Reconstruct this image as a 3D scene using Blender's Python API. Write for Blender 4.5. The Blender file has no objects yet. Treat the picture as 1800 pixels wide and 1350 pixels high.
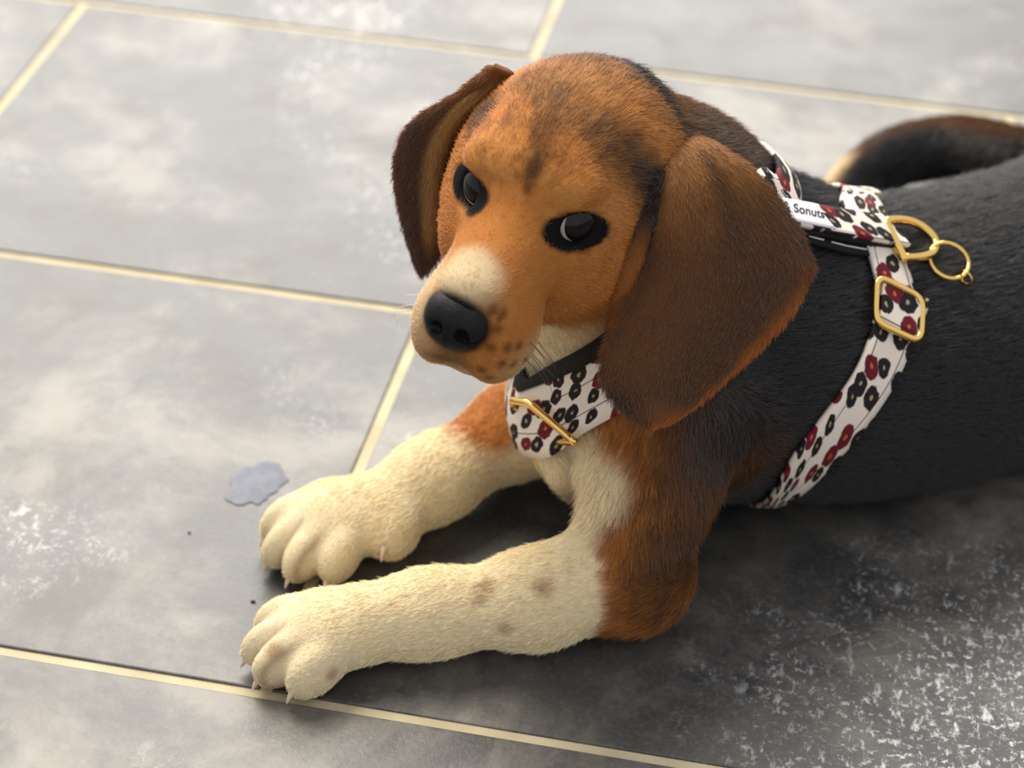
import bpy, bmesh, math, random
import numpy as np
from mathutils import Vector, Matrix

random.seed(7); np.random.seed(7)
S = bpy.context.scene
COL = S.collection
rng = np.random.default_rng(11)

# ------------------------------------------------------------------ camera
F = 4000.0                                   # focal length in pixels of an 1800x1350 frame
PITCH, YAW, ROLL = (math.radians(a) for a in (35.65, -10.2, 2.2))
CAM = np.array([.748, -2.264, 2.25]) * .3
FW = np.array([math.sin(YAW)*math.cos(PITCH), math.cos(YAW)*math.cos(PITCH), -math.sin(PITCH)])
_r = np.array([math.cos(YAW), -math.sin(YAW), 0.0]); _u = np.cross(_r, FW)
RT = _r*math.cos(ROLL) + _u*math.sin(ROLL); UP = np.cross(RT, FW)
cd = bpy.data.cameras.new('camera'); cam = bpy.data.objects.new('camera', cd); COL.objects.link(cam)
cd.sensor_fit = 'HORIZONTAL'; cd.sensor_width = 36.0; cd.lens = F*36.0/1800.0
cd.clip_start = .02; cd.clip_end = 50
cam.matrix_world = Matrix(((RT[0], UP[0], -FW[0], CAM[0]), (RT[1], UP[1], -FW[1], CAM[1]), (RT[2], UP[2], -FW[2], CAM[2]), (0, 0, 0, 1)))
cd.dof.use_dof = True; cd.dof.focus_distance = .935; cd.dof.aperture_fstop = 7.0
S.camera = cam

# ------------------------------------------------------------------ light
S.view_settings.view_transform = 'Standard'; S.view_settings.look = 'None'
S.view_settings.exposure = 0.0; S.view_settings.gamma = 1.0
S.view_settings.use_curve_mapping = False
world = bpy.data.worlds.new('world'); S.world = world; world.use_nodes = True
bg = world.node_tree.nodes['Background']; bg.inputs[0].default_value = (.97, .97, 1.0, 1); bg.inputs[1].default_value = .82
def area(name, loc, target, sx, sy, power, col):
    l = bpy.data.lights.new(name, 'AREA'); l.shape = 'RECTANGLE'; l.size = sx; l.size_y = sy; l.energy = power; l.color = col
    o = bpy.data.objects.new(name, l); COL.objects.link(o); o.location = loc
    o.rotation_euler = (Vector(target)-Vector(loc)).to_track_quat('-Z', 'Y').to_euler()
    return o
area('window_light', (-.75, 3.0, 2.0), (0.1, .2, 0), 3.0, 2.7, 196, (1.0, .965, .91))
area('skylight', (-.85, 1.05, 2.2), (0.12, .15, 0), 1.0, 1.0, 62, (1.0, .90, .76))

# ------------------------------------------------------------------ helpers
def ray(px, py): return FW + RT*(px-900)/F - UP*(py-675)/F
def at_z(px, py, z=0.0):
    d = ray(px, py); return CAM + d*((z-CAM[2])/d[2])
def proj(p):
    d = np.asarray(p)-CAM; z = d@FW
    return np.stack([900+F*(d@RT)/z, 675-F*(d@UP)/z], -1)
def unit(v):
    v = np.asarray(v, float); return v/(np.linalg.norm(v, axis=-1, keepdims=True)+1e-12)
def sstep(a, b, x):
    t = np.clip((x-a)/(b-a), 0, 1); return t*t*(3-2*t)

def empty(name, loc, label=None, cat=None, group=None):
    o = bpy.data.objects.new(name, None); COL.objects.link(o); o.location = loc; o.empty_display_size = .02
    if label: o['label'] = label
    if cat: o['category'] = cat
    if group: o['group'] = group
    return o
def link(name, me, mat=None, parent=None, loc=None):
    o = bpy.data.objects.new(name, me); COL.objects.link(o)
    if mat is not None and len(me.materials) == 0: me.materials.append(mat)
    if parent is not None:
        o.parent = parent
        o.matrix_parent_inverse = parent_world(parent).inverted()
    if loc is not None: o.location = loc
    return o
def parent_world(p):
    m = Matrix.LocRotScale(p.location, p.rotation_euler, p.scale)
    return parent_world(p.parent) @ p.matrix_parent_inverse @ m if p.parent else m
def mesh_np(name, V, Fc, smooth=True):
    me = bpy.data.meshes.new(name); me.from_pydata([tuple(v) for v in V], [], [tuple(int(i) for i in f) for f in Fc]); me.update()
    if smooth: me.polygons.foreach_set('use_smooth', np.ones(len(me.polygons), bool))
    return me
def mesh_quads(name, V, Q):
    me = bpy.data.meshes.new(name)
    me.vertices.add(len(V)); me.vertices.foreach_set('co', np.ascontiguousarray(V, np.float32).ravel())
    me.loops.add(len(Q)*4); me.loops.foreach_set('vertex_index', np.ascontiguousarray(Q, np.int32).ravel())
    me.polygons.add(len(Q)); me.polygons.foreach_set('loop_start', np.arange(len(Q), dtype=np.int32)*4)
    me.update(calc_edges=True); me.validate()
    me.polygons.foreach_set('use_smooth', np.ones(len(me.polygons), bool))
    return me
def attr(me, name, typ, data):
    a = me.attributes.new(name, typ, 'POINT')
    key = {'FLOAT': 'value', 'FLOAT_VECTOR': 'vector', 'FLOAT_COLOR': 'color'}[typ]
    a.data.foreach_set(key, np.ascontiguousarray(data, np.float32).ravel())

# materials -----------------------------------------------------------------
class NT:
    def __init__(s, name):
        s.m = bpy.data.materials.new(name); s.m.use_nodes = True; s.t = s.m.node_tree; s.b = s.t.nodes['Principled BSDF']
        s.out = s.t.nodes['Material Output']
    def n(s, typ, **kw):
        x = s.t.nodes.new(typ)
        for k, v in kw.items(): setattr(x, k, v)
        return x
    def l(s, a, b): s.t.links.new(a, b)
    def set(s, sock, v):
        if hasattr(v, 'is_linked') or isinstance(v, bpy.types.NodeSocket): s.l(v, sock)
        else: sock.default_value = v
    def math(s, op, a, b=0.0, c=0.0, clamp=False):
        x = s.n('ShaderNodeMath', operation=op, use_clamp=clamp)
        s.set(x.inputs[0], a); s.set(x.inputs[1], b); s.set(x.inputs[2], c); return x.outputs[0]
    def mix(s, f, a, b, blend='MIX'):
        x = s.n('ShaderNodeMix', data_type='RGBA', blend_type=blend)
        s.set(x.inputs[0], f); s.set(x.inputs[6], a); s.set(x.inputs[7], b); return x.outputs[2]
    def ramp(s, f, a, b):
        x = s.n('ShaderNodeMapRange', interpolation_type='SMOOTHSTEP'); s.set(x.inputs[0], f)
        x.inputs[1].default_value = a; x.inputs[2].default_value = b; return x.outputs[0]
    def noise(s, vec, scale, detail=3, rough=.55, dist=0.0):
        x = s.n('ShaderNodeTexNoise'); s.l(vec, x.inputs['Vector'])
        x.inputs['Scale'].default_value = scale; x.inputs['Detail'].default_value = detail
        x.inputs['Roughness'].default_value = rough; x.inputs['Distortion'].default_value = dist; return x.outputs['Fac']
    def bump(s, h, strength, dist):
        x = s.n('ShaderNodeBump'); s.l(h, x.inputs['Height']); x.inputs['Strength'].default_value = strength
        x.inputs['Distance'].default_value = dist; s.l(x.outputs[0], s.b.inputs['Normal'])
def rgb(r, g, b):
    f = lambda c: (c/255/12.92) if c/255 <= .04045 else ((c/255+.055)/1.055)**2.4
    return (f(r), f(g), f(b), 1)
def simple(name, col, rough=.5, metal=0.0, spec=.5, coat=0.0):
    m = NT(name); m.b.inputs['Base Color'].default_value = col; m.b.inputs['Roughness'].default_value = rough
    m.b.inputs['Metallic'].default_value = metal; m.b.inputs['Specular IOR Level'].default_value = spec
    m.b.inputs['Coat Weight'].default_value = coat; m.b.inputs['Coat Roughness'].default_value = .05
    return m

def resample(p, n):
    p = np.asarray(p, float); d = np.r_[0, np.cumsum(np.linalg.norm(np.diff(p, axis=0), axis=1))]; t = np.linspace(0, d[-1], n)
    return np.stack([np.interp(t, d, p[:, k]) for k in range(p.shape[1])], 1)
# ------------------------------------------------------------------ floor
GR = .0055
def tile_mat():
    m = NT('slate_tile'); g = m.n('ShaderNodeNewGeometry'); oi = m.n('ShaderNodeObjectInfo')
    off = m.n('ShaderNodeVectorMath', operation='SCALE'); m.l(oi.outputs['Random'], off.inputs[0]); off.inputs['Scale'].default_value = 37.0
    # the random value fills all three components
    add = m.n('ShaderNodeVectorMath', operation='ADD'); m.l(g.outputs['Position'], add.inputs[0]); m.l(off.outputs[0], add.inputs[1])
    v = add.outputs[0]
    w = g.outputs['Position']
    big = m.ramp(m.noise(v, 5.5, 7, .66, .2), .36, .70)
    mid = m.ramp(m.noise(v, 18, 6, .68, .3), .40, .72)
    fine = m.noise(v, 420, 3, .6)
    film = m.ramp(m.noise(v, 10.0, 8, .68, .25), .44, .70)
    base = m.mix(big, rgb(42, 43, 44), rgb(62, 62, 61))
    base = m.mix(m.math('MULTIPLY', mid, .55), base, rgb(92, 89, 84))
    base = m.mix(m.math('MULTIPLY', m.ramp(fine, .45, .75), .35), base, rgb(98, 96, 92))
    base = m.mix(m.math('MULTIPLY', film, .6), base, rgb(140, 134, 124))
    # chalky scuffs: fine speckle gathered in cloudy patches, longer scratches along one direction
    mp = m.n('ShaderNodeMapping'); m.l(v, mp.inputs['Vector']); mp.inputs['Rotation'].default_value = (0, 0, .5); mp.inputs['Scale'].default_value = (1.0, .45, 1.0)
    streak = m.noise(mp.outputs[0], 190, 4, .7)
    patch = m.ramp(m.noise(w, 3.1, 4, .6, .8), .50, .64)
    def wear_sheen(x, y, r):
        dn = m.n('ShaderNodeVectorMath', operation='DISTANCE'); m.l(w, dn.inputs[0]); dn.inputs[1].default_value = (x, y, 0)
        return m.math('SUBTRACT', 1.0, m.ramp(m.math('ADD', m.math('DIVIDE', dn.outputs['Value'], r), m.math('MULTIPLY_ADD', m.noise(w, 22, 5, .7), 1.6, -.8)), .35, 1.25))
    patch = m.math('MAXIMUM', m.math('MULTIPLY', patch, .6), m.math('MAXIMUM', wear_sheen(.345, .020, .15), m.math('MULTIPLY', wear_sheen(.285, -.035, .05), .8)))  # lower-right scuffs, widened to paint the floor's bright sheen as well
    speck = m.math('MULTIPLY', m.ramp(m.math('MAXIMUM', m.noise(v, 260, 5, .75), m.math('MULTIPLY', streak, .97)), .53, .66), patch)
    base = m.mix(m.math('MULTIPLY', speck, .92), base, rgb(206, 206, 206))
    m.l(base, m.b.inputs['Base Color'])
    r = m.math('MULTIPLY_ADD', mid, .12, .34)
    r = m.math('ADD', r, m.math('MULTIPLY', fine, .10))
    m.l(r, m.b.inputs['Roughness'])
    m.b.inputs['Specular IOR Level'].default_value = .5
    m.bump(m.math('ADD', fine, m.math('MULTIPLY', m.noise(v, 60, 4), .6)), .25, .0006)
    return m.m
def grout_mat():
    m = NT('cream_grout'); g = m.n('ShaderNodeNewGeometry')
    n1 = m.noise(g.outputs['Position'], 30, 4); n2 = m.noise(g.outputs['Position'], 900, 2)
    c = m.mix(m.ramp(n1, .3, .7), rgb(176, 163, 132), rgb(200, 187, 154))
    m.l(m.mix(m.math('MULTIPLY', n2, .25), c, rgb(150, 138, 110)), m.b.inputs['Base Color'])
    m.b.inputs['Roughness'].default_value = .8; m.bump(n2, .5, .0005)
    return m.m
bm = bmesh.new(); bmesh.ops.create_grid(bm, x_segments=1, y_segments=1, size=1)
fm = bpy.data.meshes.new('floor')
for v in bm.verts: v.co = Vector((v.co.x*2.4+.3, v.co.y*2.1+1.1, -.0012))
bm.to_mesh(fm); bm.free()
floor = link('floor', fm, grout_mat()); floor['kind'] = 'structure'
def tile_mesh():
    bm = bmesh.new(); bmesh.ops.create_cube(bm, size=1)
    for v in bm.verts: v.co = Vector((v.co.x*(.6-GR), v.co.y*(.3-GR), (v.co.z-.5)*.008))
    bmesh.ops.bevel(bm, geom=[e for e in bm.edges if all(abs(v.co.z) < 1e-6 for v in e.verts)], offset=.0009, segments=2, affect='EDGES', profile=.5)
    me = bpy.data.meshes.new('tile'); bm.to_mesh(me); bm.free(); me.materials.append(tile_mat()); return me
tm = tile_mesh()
for j in range(-3, 10):
    odd = (j % 2) != 0                       # row 0 has its joint at x=0, alternate rows shift by half a tile
    for i in range(-3, 4):
        x = i*.6 + .3 + (.3 if odd else 0.0)
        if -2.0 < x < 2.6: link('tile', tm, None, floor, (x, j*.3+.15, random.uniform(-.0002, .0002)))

# ------------------------------------------------------------------ signed-distance sculpting
H = .00165
LO = np.array([-.05, -.02, -.004]); HI = np.array([.50, .54, .275])
NX, NY, NZ = (int(math.ceil(v)) for v in (HI-LO)/H)
class Field:
    def __init__(s, lo, hi, h):
        s.lo = np.array(lo, float); s.h = h; s.n = np.ceil((np.array(hi)-s.lo)/h).astype(int)
        s.far = .03; s.f = np.full(tuple(s.n), s.far, np.float32)
    def box(s, a, b):
        i0 = np.clip(np.floor((np.asarray(a)-s.lo)/s.h).astype(int), 0, s.n); i1 = np.clip(np.ceil((np.asarray(b)-s.lo)/s.h).astype(int)+1, 0, s.n)
        sl = tuple(slice(i0[k], i1[k]) for k in range(3))
        ax = [(s.lo[k]+np.arange(i0[k], i1[k])*s.h).astype(np.float32) for k in range(3)]
        return sl, np.meshgrid(*ax, indexing='ij', sparse=True)
    def apply(s, sl, d, k, op):
        f = s.f[sl]
        if op == 'sub': d = -d; s.f[sl] = np.maximum(f, d) + (np.maximum(k-np.abs(f-d), 0)**2/(4*k) if k > 0 else 0)
        else: s.f[sl] = np.minimum(f, d) - (np.maximum(k-np.abs(f-d), 0)**2/(4*k) if k > 0 else 0)
    def cone(s, a, b, ra, rb, k=.012, op='add'):
        a = np.asarray(a, float); b = np.asarray(b, float); m = max(ra, rb)+.03
        sl, (X, Y, Z) = s.box(np.minimum(a, b)-m, np.maximum(a, b)+m)
        ba = b-a; L2 = ba@ba
        x, y, z = X-a[0], Y-a[1], Z-a[2]
        t = np.clip((x*ba[0]+y*ba[1]+z*ba[2])/L2, 0, 1)
        d = np.sqrt((x-t*ba[0])**2+(y-t*ba[1])**2+(z-t*ba[2])**2) - (ra+(rb-ra)*t)
        s.apply(sl, d.astype(np.float32), k, op)
    def ell(s, c, r, R=None, k=.012, op='add'):
        c = np.asarray(c, float); r = np.asarray(r, float); R = np.eye(3) if R is None else np.asarray(R)
        m = r.max()+.03
        sl, (X, Y, Z) = s.box(c-m, c+m)
        x, y, z = X-c[0], Y-c[1], Z-c[2]
        u = [(x*R[0, i]+y*R[1, i]+z*R[2, i])/r[i] for i in range(3)]     # columns of R are the axes
        k0 = np.sqrt(u[0]**2+u[1]**2+u[2]**2)+1e-6
        k1 = np.sqrt((u[0]/r[0])**2+(u[1]/r[1])**2+(u[2]/r[2])**2)+1e-6
        s.apply(sl, (k0*(k0-1)/k1).astype(np.float32), k, op)
    def chain(s, pts, k=.012):
        for (a, ra), (b, rb) in zip(pts[:-1], pts[1:]): s.cone(a, b, ra, rb, k)
    def val(s, P):
        q = (np.asarray(P)-s.lo)/s.h; q = np.clip(q, 0, s.n-1.001); i = q.astype(int); t = q-i; v = 0
        for dx in (0, 1):
            for dy in (0, 1):
                for dz in (0, 1):
                    w = (t[..., 0] if dx else 1-t[..., 0])*(t[..., 1] if dy else 1-t[..., 1])*(t[..., 2] if dz else 1-t[..., 2])
                    v = v + w*s.f[i[..., 0]+dx, i[..., 1]+dy, i[..., 2]+dz]
        return v
    def nrm(s, P, e=.003):
        P = np.asarray(P, float)
        return unit(np.stack([s.val(P+np.eye(3)[i]*e)-s.val(P-np.eye(3)[i]*e) for i in range(3)], -1))
    def hit(s, px, py, t0=.78, t1=1.6, off=0.0):
        """first point of the sculpted body on the line of sight through a pixel"""
        d = ray(px, py); ts = np.arange(t0, t1, .001); v = s.val(CAM+ts[:, None]*d)-off
        k = np.argmax(v < 0)
        if not (v < 0).any(): k = int(np.argmin(v)); return CAM+ts[k]*d
        a, b = ts[k-1], ts[k]
        return CAM+d*(a+(b-a)*v[k-1]/(v[k-1]-v[k]+1e-9))
    def surface(s):
        f = s.f; ins = f < 0
        c = [ins[dx:f.shape[0]-1+dx, dy:f.shape[1]-1+dy, dz:f.shape[2]-1+dz] for dx in (0, 1) for dy in (0, 1) for dz in (0, 1)]
        cnt = sum(x.astype(np.uint8) for x in c); mask = (cnt > 0) & (cnt < 8)
        I = np.argwhere(mask); idx = np.full(mask.shape, -1, np.int32); idx[mask] = np.arange(len(I))
        cor = np.array([(dx, dy, dz) for dx in (0, 1) for dy in (0, 1) for dz in (0, 1)])
        V = np.stack([f[I[:, 0]+o[0], I[:, 1]+o[1], I[:, 2]+o[2]] for o in cor], 1)
        acc = np.zeros((len(I), 3)); n = np.zeros(len(I))
        for a in range(8):
            for b in range(a+1, 8):
                if np.abs(cor[a]-cor[b]).sum() != 1: continue
                m = (V[:, a] < 0) != (V[:, b] < 0); t = V[m, a]/(V[m, a]-V[m, b])
                acc[m] += cor[a]+t[:, None]*(cor[b]-cor[a]); n[m] += 1
        P = s.lo+(I+acc/n[:, None])*s.h
        Q = []
        for ax in range(3):
            o = [(1, 2), (2, 0), (0, 1)][ax]
            lo = [slice(None)]*3; hi = [slice(None)]*3; lo[ax] = slice(0, -1); hi[ax] = slice(1, None)
            e = np.argwhere(ins[tuple(lo)] != ins[tuple(hi)])
            e = e[(e[:, o[0]] >= 1) & (e[:, o[1]] >= 1) & (e[:, o[0]] < f.shape[o[0]]-1) & (e[:, o[1]] < f.shape[o[1]]-1)]
            def cell(du, dv):
                q = e.copy(); q[:, o[0]] += du; q[:, o[1]] += dv; return idx[q[:, 0], q[:, 1], q[:, 2]]
            q = np.stack([cell(-1, -1), cell(0, -1), cell(0, 0), cell(-1, 0)], 1)
            flip = ~ins[e[:, 0], e[:, 1], e[:, 2]]
            q[flip] = q[flip][:, ::-1]; Q.append(q)
        Q = np.concatenate(Q); Q = Q[(Q >= 0).all(1)]
        return P, Q

# ------------------------------------------------------------------ the puppy: where its parts are
HC = np.array([.0905, .1195, .1895])                     # middle of the head
HF = unit([-.2395, -.9683, .0713]); HL = np.array([.9614, -.2468, -.1219]); HL = unit(HL-HF*(HL@HF)); HU = np.cross(HF, HL)
_a = math.radians(4.0); HF, HL = HF*math.cos(_a)+HL*math.sin(_a), HL*math.cos(_a)-HF*math.sin(_a)
HR = np.stack([HF, HL, HU], 1); HS = .0095
def hp(x, y, z): return HC+HR@(np.array([x, y, z], float)*HS)
def hl(P): return (np.asarray(P)-HC)@HR/HS               # world to head space (about centimetres)
def hell(B, c, r, k=.8, rot=None, op='add'):
    R = HR if rot is None else HR@rot
    B.ell(hp(*c), np.array(r)*HS, R, k*HS, op)
def hcone(B, a, b, ra, rb, k=.8, op='add'): B.cone(hp(*a), hp(*b), ra*HS, rb*HS, k*HS, op)
def rotz(a): c, s = math.cos(a), math.sin(a); return np.array([[c, -s, 0], [s, c, 0], [0, 0, 1.0]])
def ROLLX(a): c, s = math.cos(a), math.sin(a); return np.array([[1.0, 0, 0], [0, c, -s], [0, s, c]])
def roty(a): c, s = math.cos(a), math.sin(a); return np.array([[c, 0, s], [0, 1, 0], [-s, 0, c]])
EYE = {1: np.array([2.72, 2.36, .93]), -1: np.array([2.80, -2.2, 1.05])}; EYE_R = 1.12

B = Field(LO, HI, H)
# torso, belly on the floor, spine running to the right and back
AX = [((.142, .168, .078), .056), ((.175, .196, .076), .062), ((.221, .226, .064), .0625), ((.262, .254, .057), .0615), ((.300, .290, .055), .061), ((.345, .333, .057), .060), ((.385, .370, .054), .052)]
B.chain(AX, .03)
B.ell((.121, .153, .066), (.040, .046, .048), rotz(math.radians(33)), .03)      # breast
B.ell((.183, .206, .098), (.055, .034, .040), rotz(math.radians(28)), .03)      # withers
for s_, (cx, cy) in ((-1, (.352, .275)), (1, (.312, .372))):                    # haunches
    B.ell((cx, cy, .043), (.064, .033, .044), rotz(math.radians(40)), .025)
# neck
B.chain([(hp(-2.2, 0, -1.2), .046), ((.128, .158, .137), .045), ((.166, .192, .098), .056)], .03)
B.chain([(hp(-3.9, .6, 1.1), .034), ((.140, .180, .160), .034), ((.172, .208, .118), .032)], .025)   # nape
# near foreleg (the dog's left)
B.chain([((.156, .128, .095), .030), ((.146, .105, .058), .0252), ((.142, .0865, .032), .0208)], .016)
B.cone((.144, .086, .028), (.147, .084, .024), .0215, .0200, .012)
B.chain([((.141, .085, .026), .0222), ((.105, .0620, .0220), .0186), ((.062, .0455, .0190), .0158), ((.040, .0355, .0185), .0165)], .018)
# far foreleg
B.chain([((.115, .190, .075), .036), ((.118, .212, .035), .030)], .025)
B.chain([((.118, .212, .030), .026), ((.075, .1755, .027), .0196), ((.043, .1345, .0215), .0166), ((.024, .111, .019), .0172)], .018)
B.ell((.0315, .0985, .0165), (.011, .013, .012), None, .012)
# paws
PAWS = {}
def paw(key, base, ang, spread=1.0):
    f = np.array([math.cos(ang), math.sin(ang), 0]); l = np.array([-f[1], f[0], 0]); z = np.array([0, 0, 1.0])
    b = np.array(base, float); R = np.stack([f, l, z], 1); claws = []
    B.ell(b+z*.017, (.024, .0215, .0165), R, .010)
    for i, (t, fo, ln) in enumerate(((-.0170, .011, .0155), (-.0060, .0195, .0175), (.0060, .0195, .0175), (.0170, .011, .0155))):
        a = math.radians([-16, -5, 5, 16][i])
        Rt = R@rotz(a)@roty(math.radians(18))
        c = b+f*fo+l*t*spread+z*.0135
        B.ell(c, (ln, .0083, .0125), Rt, .0035)
        tip = c+Rt[:, 0]*ln*.80-z*.001
        claws.append((tip, unit(Rt[:, 0]*1.0-z*.35)))
    PAWS[key] = (b, R, claws)
paw('near', (.021, .026, 0), math.radians(180+36))
paw('far', (.004, .100, 0), math.radians(180+58))
# tail curling forward on the far side
TAIL = [((.375, .385, .056), .020), ((.340, .425, .056), .0175), ((.292, .452, .052), .0160), ((.262, .466, .046), .0150), ((.232, .456, .040), .0145), ((.2145, .4265, .034), .0140), ((.206, .392, .026), .0125), ((.2035, .352, .018), .008)]
def spline(pts, n):
    p = np.array([(*a, r) for a, r in pts]); p = np.vstack([2*p[0]-p[1], p, 2*p[-1]-p[-2]]); out = []
    for i in range(1, len(p)-2):
        for t in np.linspace(0, 1, n, endpoint=False):
            out.append(.5*(2*p[i]+(p[i+1]-p[i-1])*t+(2*p[i-1]-5*p[i]+4*p[i+1]-p[i+2])*t*t+(3*p[i]-p[i-1]-3*p[i+1]+p[i+2])*t**3))
    out.append(p[-2]); return [(tuple(q[:3]), q[3]) for q in out]
B.chain(spline(TAIL, 5), .004)

# head
hell(B, (-1.7, 0, 1.1), (4.8, 4.15, 3.9), 1.2)
hell(B, (-4.0, 1.0, 1.9), (2.6, 3.0, 2.7), 1.2)
hell(B, (1.1, 0, 1.6), (2.9, 2.95, 2.6), 1.2)
for s_ in (1, -1):
    hell(B, (2.4, s_*1.7, 2.45), (1.1, 1.3, .8), .8)                  # brows
    hell(B, (.2, s_*2.2, -1.7), (3.2, 1.75, 3.1), 1.4)                 # cheeks
    hell(B, (6.3, s_*1.25, -3.25), (2.4, 1.4, 1.95), .9)              # flews
hcone(B, (2.5, 0, -.6), (7.3, 0, -2.0), 2.35, 1.85, 1.2)
hcone(B, (2.8, 0, .25), (7.6, 0, -1.0), 1.4, 1.15, 1.2)
hcone(B, (.5, 0, -3.5), (6.1, 0, -4.6), 2.1, 1.0, 1.0)
for s_ in (1, -1):
    hell(B, EYE[s_]+np.array([.48, s_*.34, -.08]), (.75, 1.15, .74), .30, rotz(s_*math.radians(-55))@ROLLX(s_*math.radians(-5)), 'sub')
    hcone(B, (5.0, s_*2.75, -3.9), (8.0, s_*1.2, -4.05), .12, .10, .25, 'sub')      # line of the mouth

PV, PQ = B.surface()
# loose crumbs of surface never reach the body: keep everything, the field is one piece
P = PV
PN = B.nrm(P, .0025)

# ------------------------------------------------------------------ coat: colour, length, lie of the hair
BLACK = np.array(rgb(24, 23, 24)[:3]); DARK = np.array(rgb(58, 40, 27)[:3]); TAN = np.array(rgb(184, 117, 56)[:3]); BRIGHT = np.array(rgb(208, 148, 82)[:3])
WHITE = np.array(rgb(242, 224, 184)[:3]); CREAM = np.array(rgb(214, 190, 150)[:3]); BROWN = np.array(rgb(92, 56, 30)[:3]); SKIN = np.array(rgb(13, 12, 13)[:3])
def vnoise(P, sc, seed=0):
    """cheap smooth value noise"""
    r = np.random.default_rng(seed); T = r.random((32, 32, 32)).astype(np.float32)
    q = np.asarray(P)*sc+100.3; i = np.floor(q).astype(int); t = q-i; t = t*t*(3-2*t); v = 0
    for dx in (0, 1):
        for dy in (0, 1):
            for dz in (0, 1):
                w = (t[:, 0] if dx else 1-t[:, 0])*(t[:, 1] if dy else 1-t[:, 1])*(t[:, 2] if dz else 1-t[:, 2])
                v = v+w*T[(i[:, 0]+dx) % 32, (i[:, 1]+dy) % 32, (i[:, 2]+dz) % 32]
    return v
n1 = vnoise(P, 60, 1); n2 = vnoise(P, 160, 2); n3 = vnoise(P, 400, 3); jit = (n1-.5)*.5+(n2-.5)*.35+(n3-.5)*.3
C = np.tile(BLACK, (len(P), 1)); LEN = np.full(len(P), .0082); DEN = np.full(len(P), 1.0); DIR = np.zeros((len(P), 3)); GLOSS = np.zeros(len(P))
def paint(w, col):
    global C
    w = np.clip(w, 0, 1)[:, None]; C = C*(1-w)+np.asarray(col)*w
def blob(c, r, soft=.35, j=.25, squash=None):
    """1 inside a ball (or squashed ball), 0 outside, with a ragged edge"""
    d = P-np.asarray(c)
    if squash is not None:
        R, q = squash; d = (d@R)/np.asarray(q)
    return 1-sstep(1-soft, 1+soft, np.linalg.norm(d, axis=1)/r+jit*j)
def seg(a, b, ra, rb, soft=.3, j=.25):
    a = np.asarray(a, float); b = np.asarray(b, float); ba = b-a; t = np.clip(((P-a)@ba)/(ba@ba), 0, 1)
    d = np.linalg.norm(P-a-t[:, None]*ba, axis=1)/(ra+(rb-ra)*t)
    return 1-sstep(1-soft, 1+soft, d+jit*j)
axdir = unit([.84, .545, 0])
DIR[:] = axdir
def setdir(w, d): 
    global DIR
    w = np.clip(w, 0, 1)[:, None]; DIR = DIR*(1-w)+np.asarray(d)*w
# --- legs and breast
E_N = np.array([.144, .086, .03]); W_N = np.array([.04, .038, .02]); E_F = np.array([.118, .212, .03]); W_F = np.array([.02, .118, .021])
hx = hl(P)
neckw = blob((.150, .175, .110), .075, .3)
arm = seg((.158, .108, .075), E_N, .040, .040, .3)
paint(arm*.85, rgb(112, 72, 38)[:3])
paint(blob(B.hit(1130, 880), .030, .6), TAN); paint(blob(B.hit(1120, 1040), .030, .5), TAN); paint(blob(B.hit(1080, 790), .022, .6), TAN)
st_ = vnoise(P*np.array([1, 1, .30]), 330, 17)+.5*vnoise(P*np.array([1, 1, .30]), 800, 18)-.75
paint(arm*sstep(-.15, .35, st_)*.55, rgb(66, 44, 26)[:3])
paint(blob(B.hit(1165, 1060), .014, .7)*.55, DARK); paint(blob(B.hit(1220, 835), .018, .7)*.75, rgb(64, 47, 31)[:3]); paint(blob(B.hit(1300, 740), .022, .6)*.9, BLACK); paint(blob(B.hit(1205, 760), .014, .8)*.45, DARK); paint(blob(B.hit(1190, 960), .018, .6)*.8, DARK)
white_leg = np.maximum(seg((.100, .064, .026), (-.02, .015, .015), .040, .060, .08, .12), 0)
paint(white_leg, WHITE)
paint(blob(B.hit(1050, 850), .017, .35), WHITE); paint(blob(B.hit(1022, 920), .014, .35), WHITE); paint(blob(B.hit(1030, 800), .012, .35), WHITE)
paint(seg((.125, .20, .035), (-.03, .09, .015), .050, .060, .1, .15), WHITE)
paint(blob(B.hit(880, 725), .026, .25), TAN)
for px, py, r in ((858, 1030, .0035), (846, 1055, .003), (960, 1030, .0042), (890, 1105, .003), (585, 1185, .003), (482, 1140, .004)):
    paint(blob(B.hit(px, py), r, .6, .3)*.55, rgb(150, 100, 50)[:3])
for b_, R_, cl in PAWS.values():
    q_ = (P-b_)@R_
    for t_ in (-.0115, 0, .0115):  # dirty tan shading of the toe grooves painted into the coat
        paint(np.exp(-((q_[:, 1]-t_)/.0013)**2)*sstep(.012, .024, q_[:, 0])*(q_[:, 0] < .06)*(np.abs(q_[:, 2]-.012) < .016)*.6, rgb(150, 118, 80)[:3])
breast = np.maximum(blob((.085, .135, .060), .040, .4)*(P[:, 2] < .10), blob(hp(-.5, .8, -6.0), .030, .3))
paint(breast, WHITE); paint(blob(B.hit(872, 728), .019, .25), TAN); paint(blob(B.hit(835, 725), .010, .3), TAN)
ld = unit(W_N-E_N); fd = unit(W_F-E_F)
setdir(seg(E_N, W_N, .045, .06, .2), ld); setdir(seg(E_F, W_F, .045, .06, .2), fd)
setdir(arm*(P[:, 2] > .045), unit([-.05, -.15, -1]))
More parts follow.
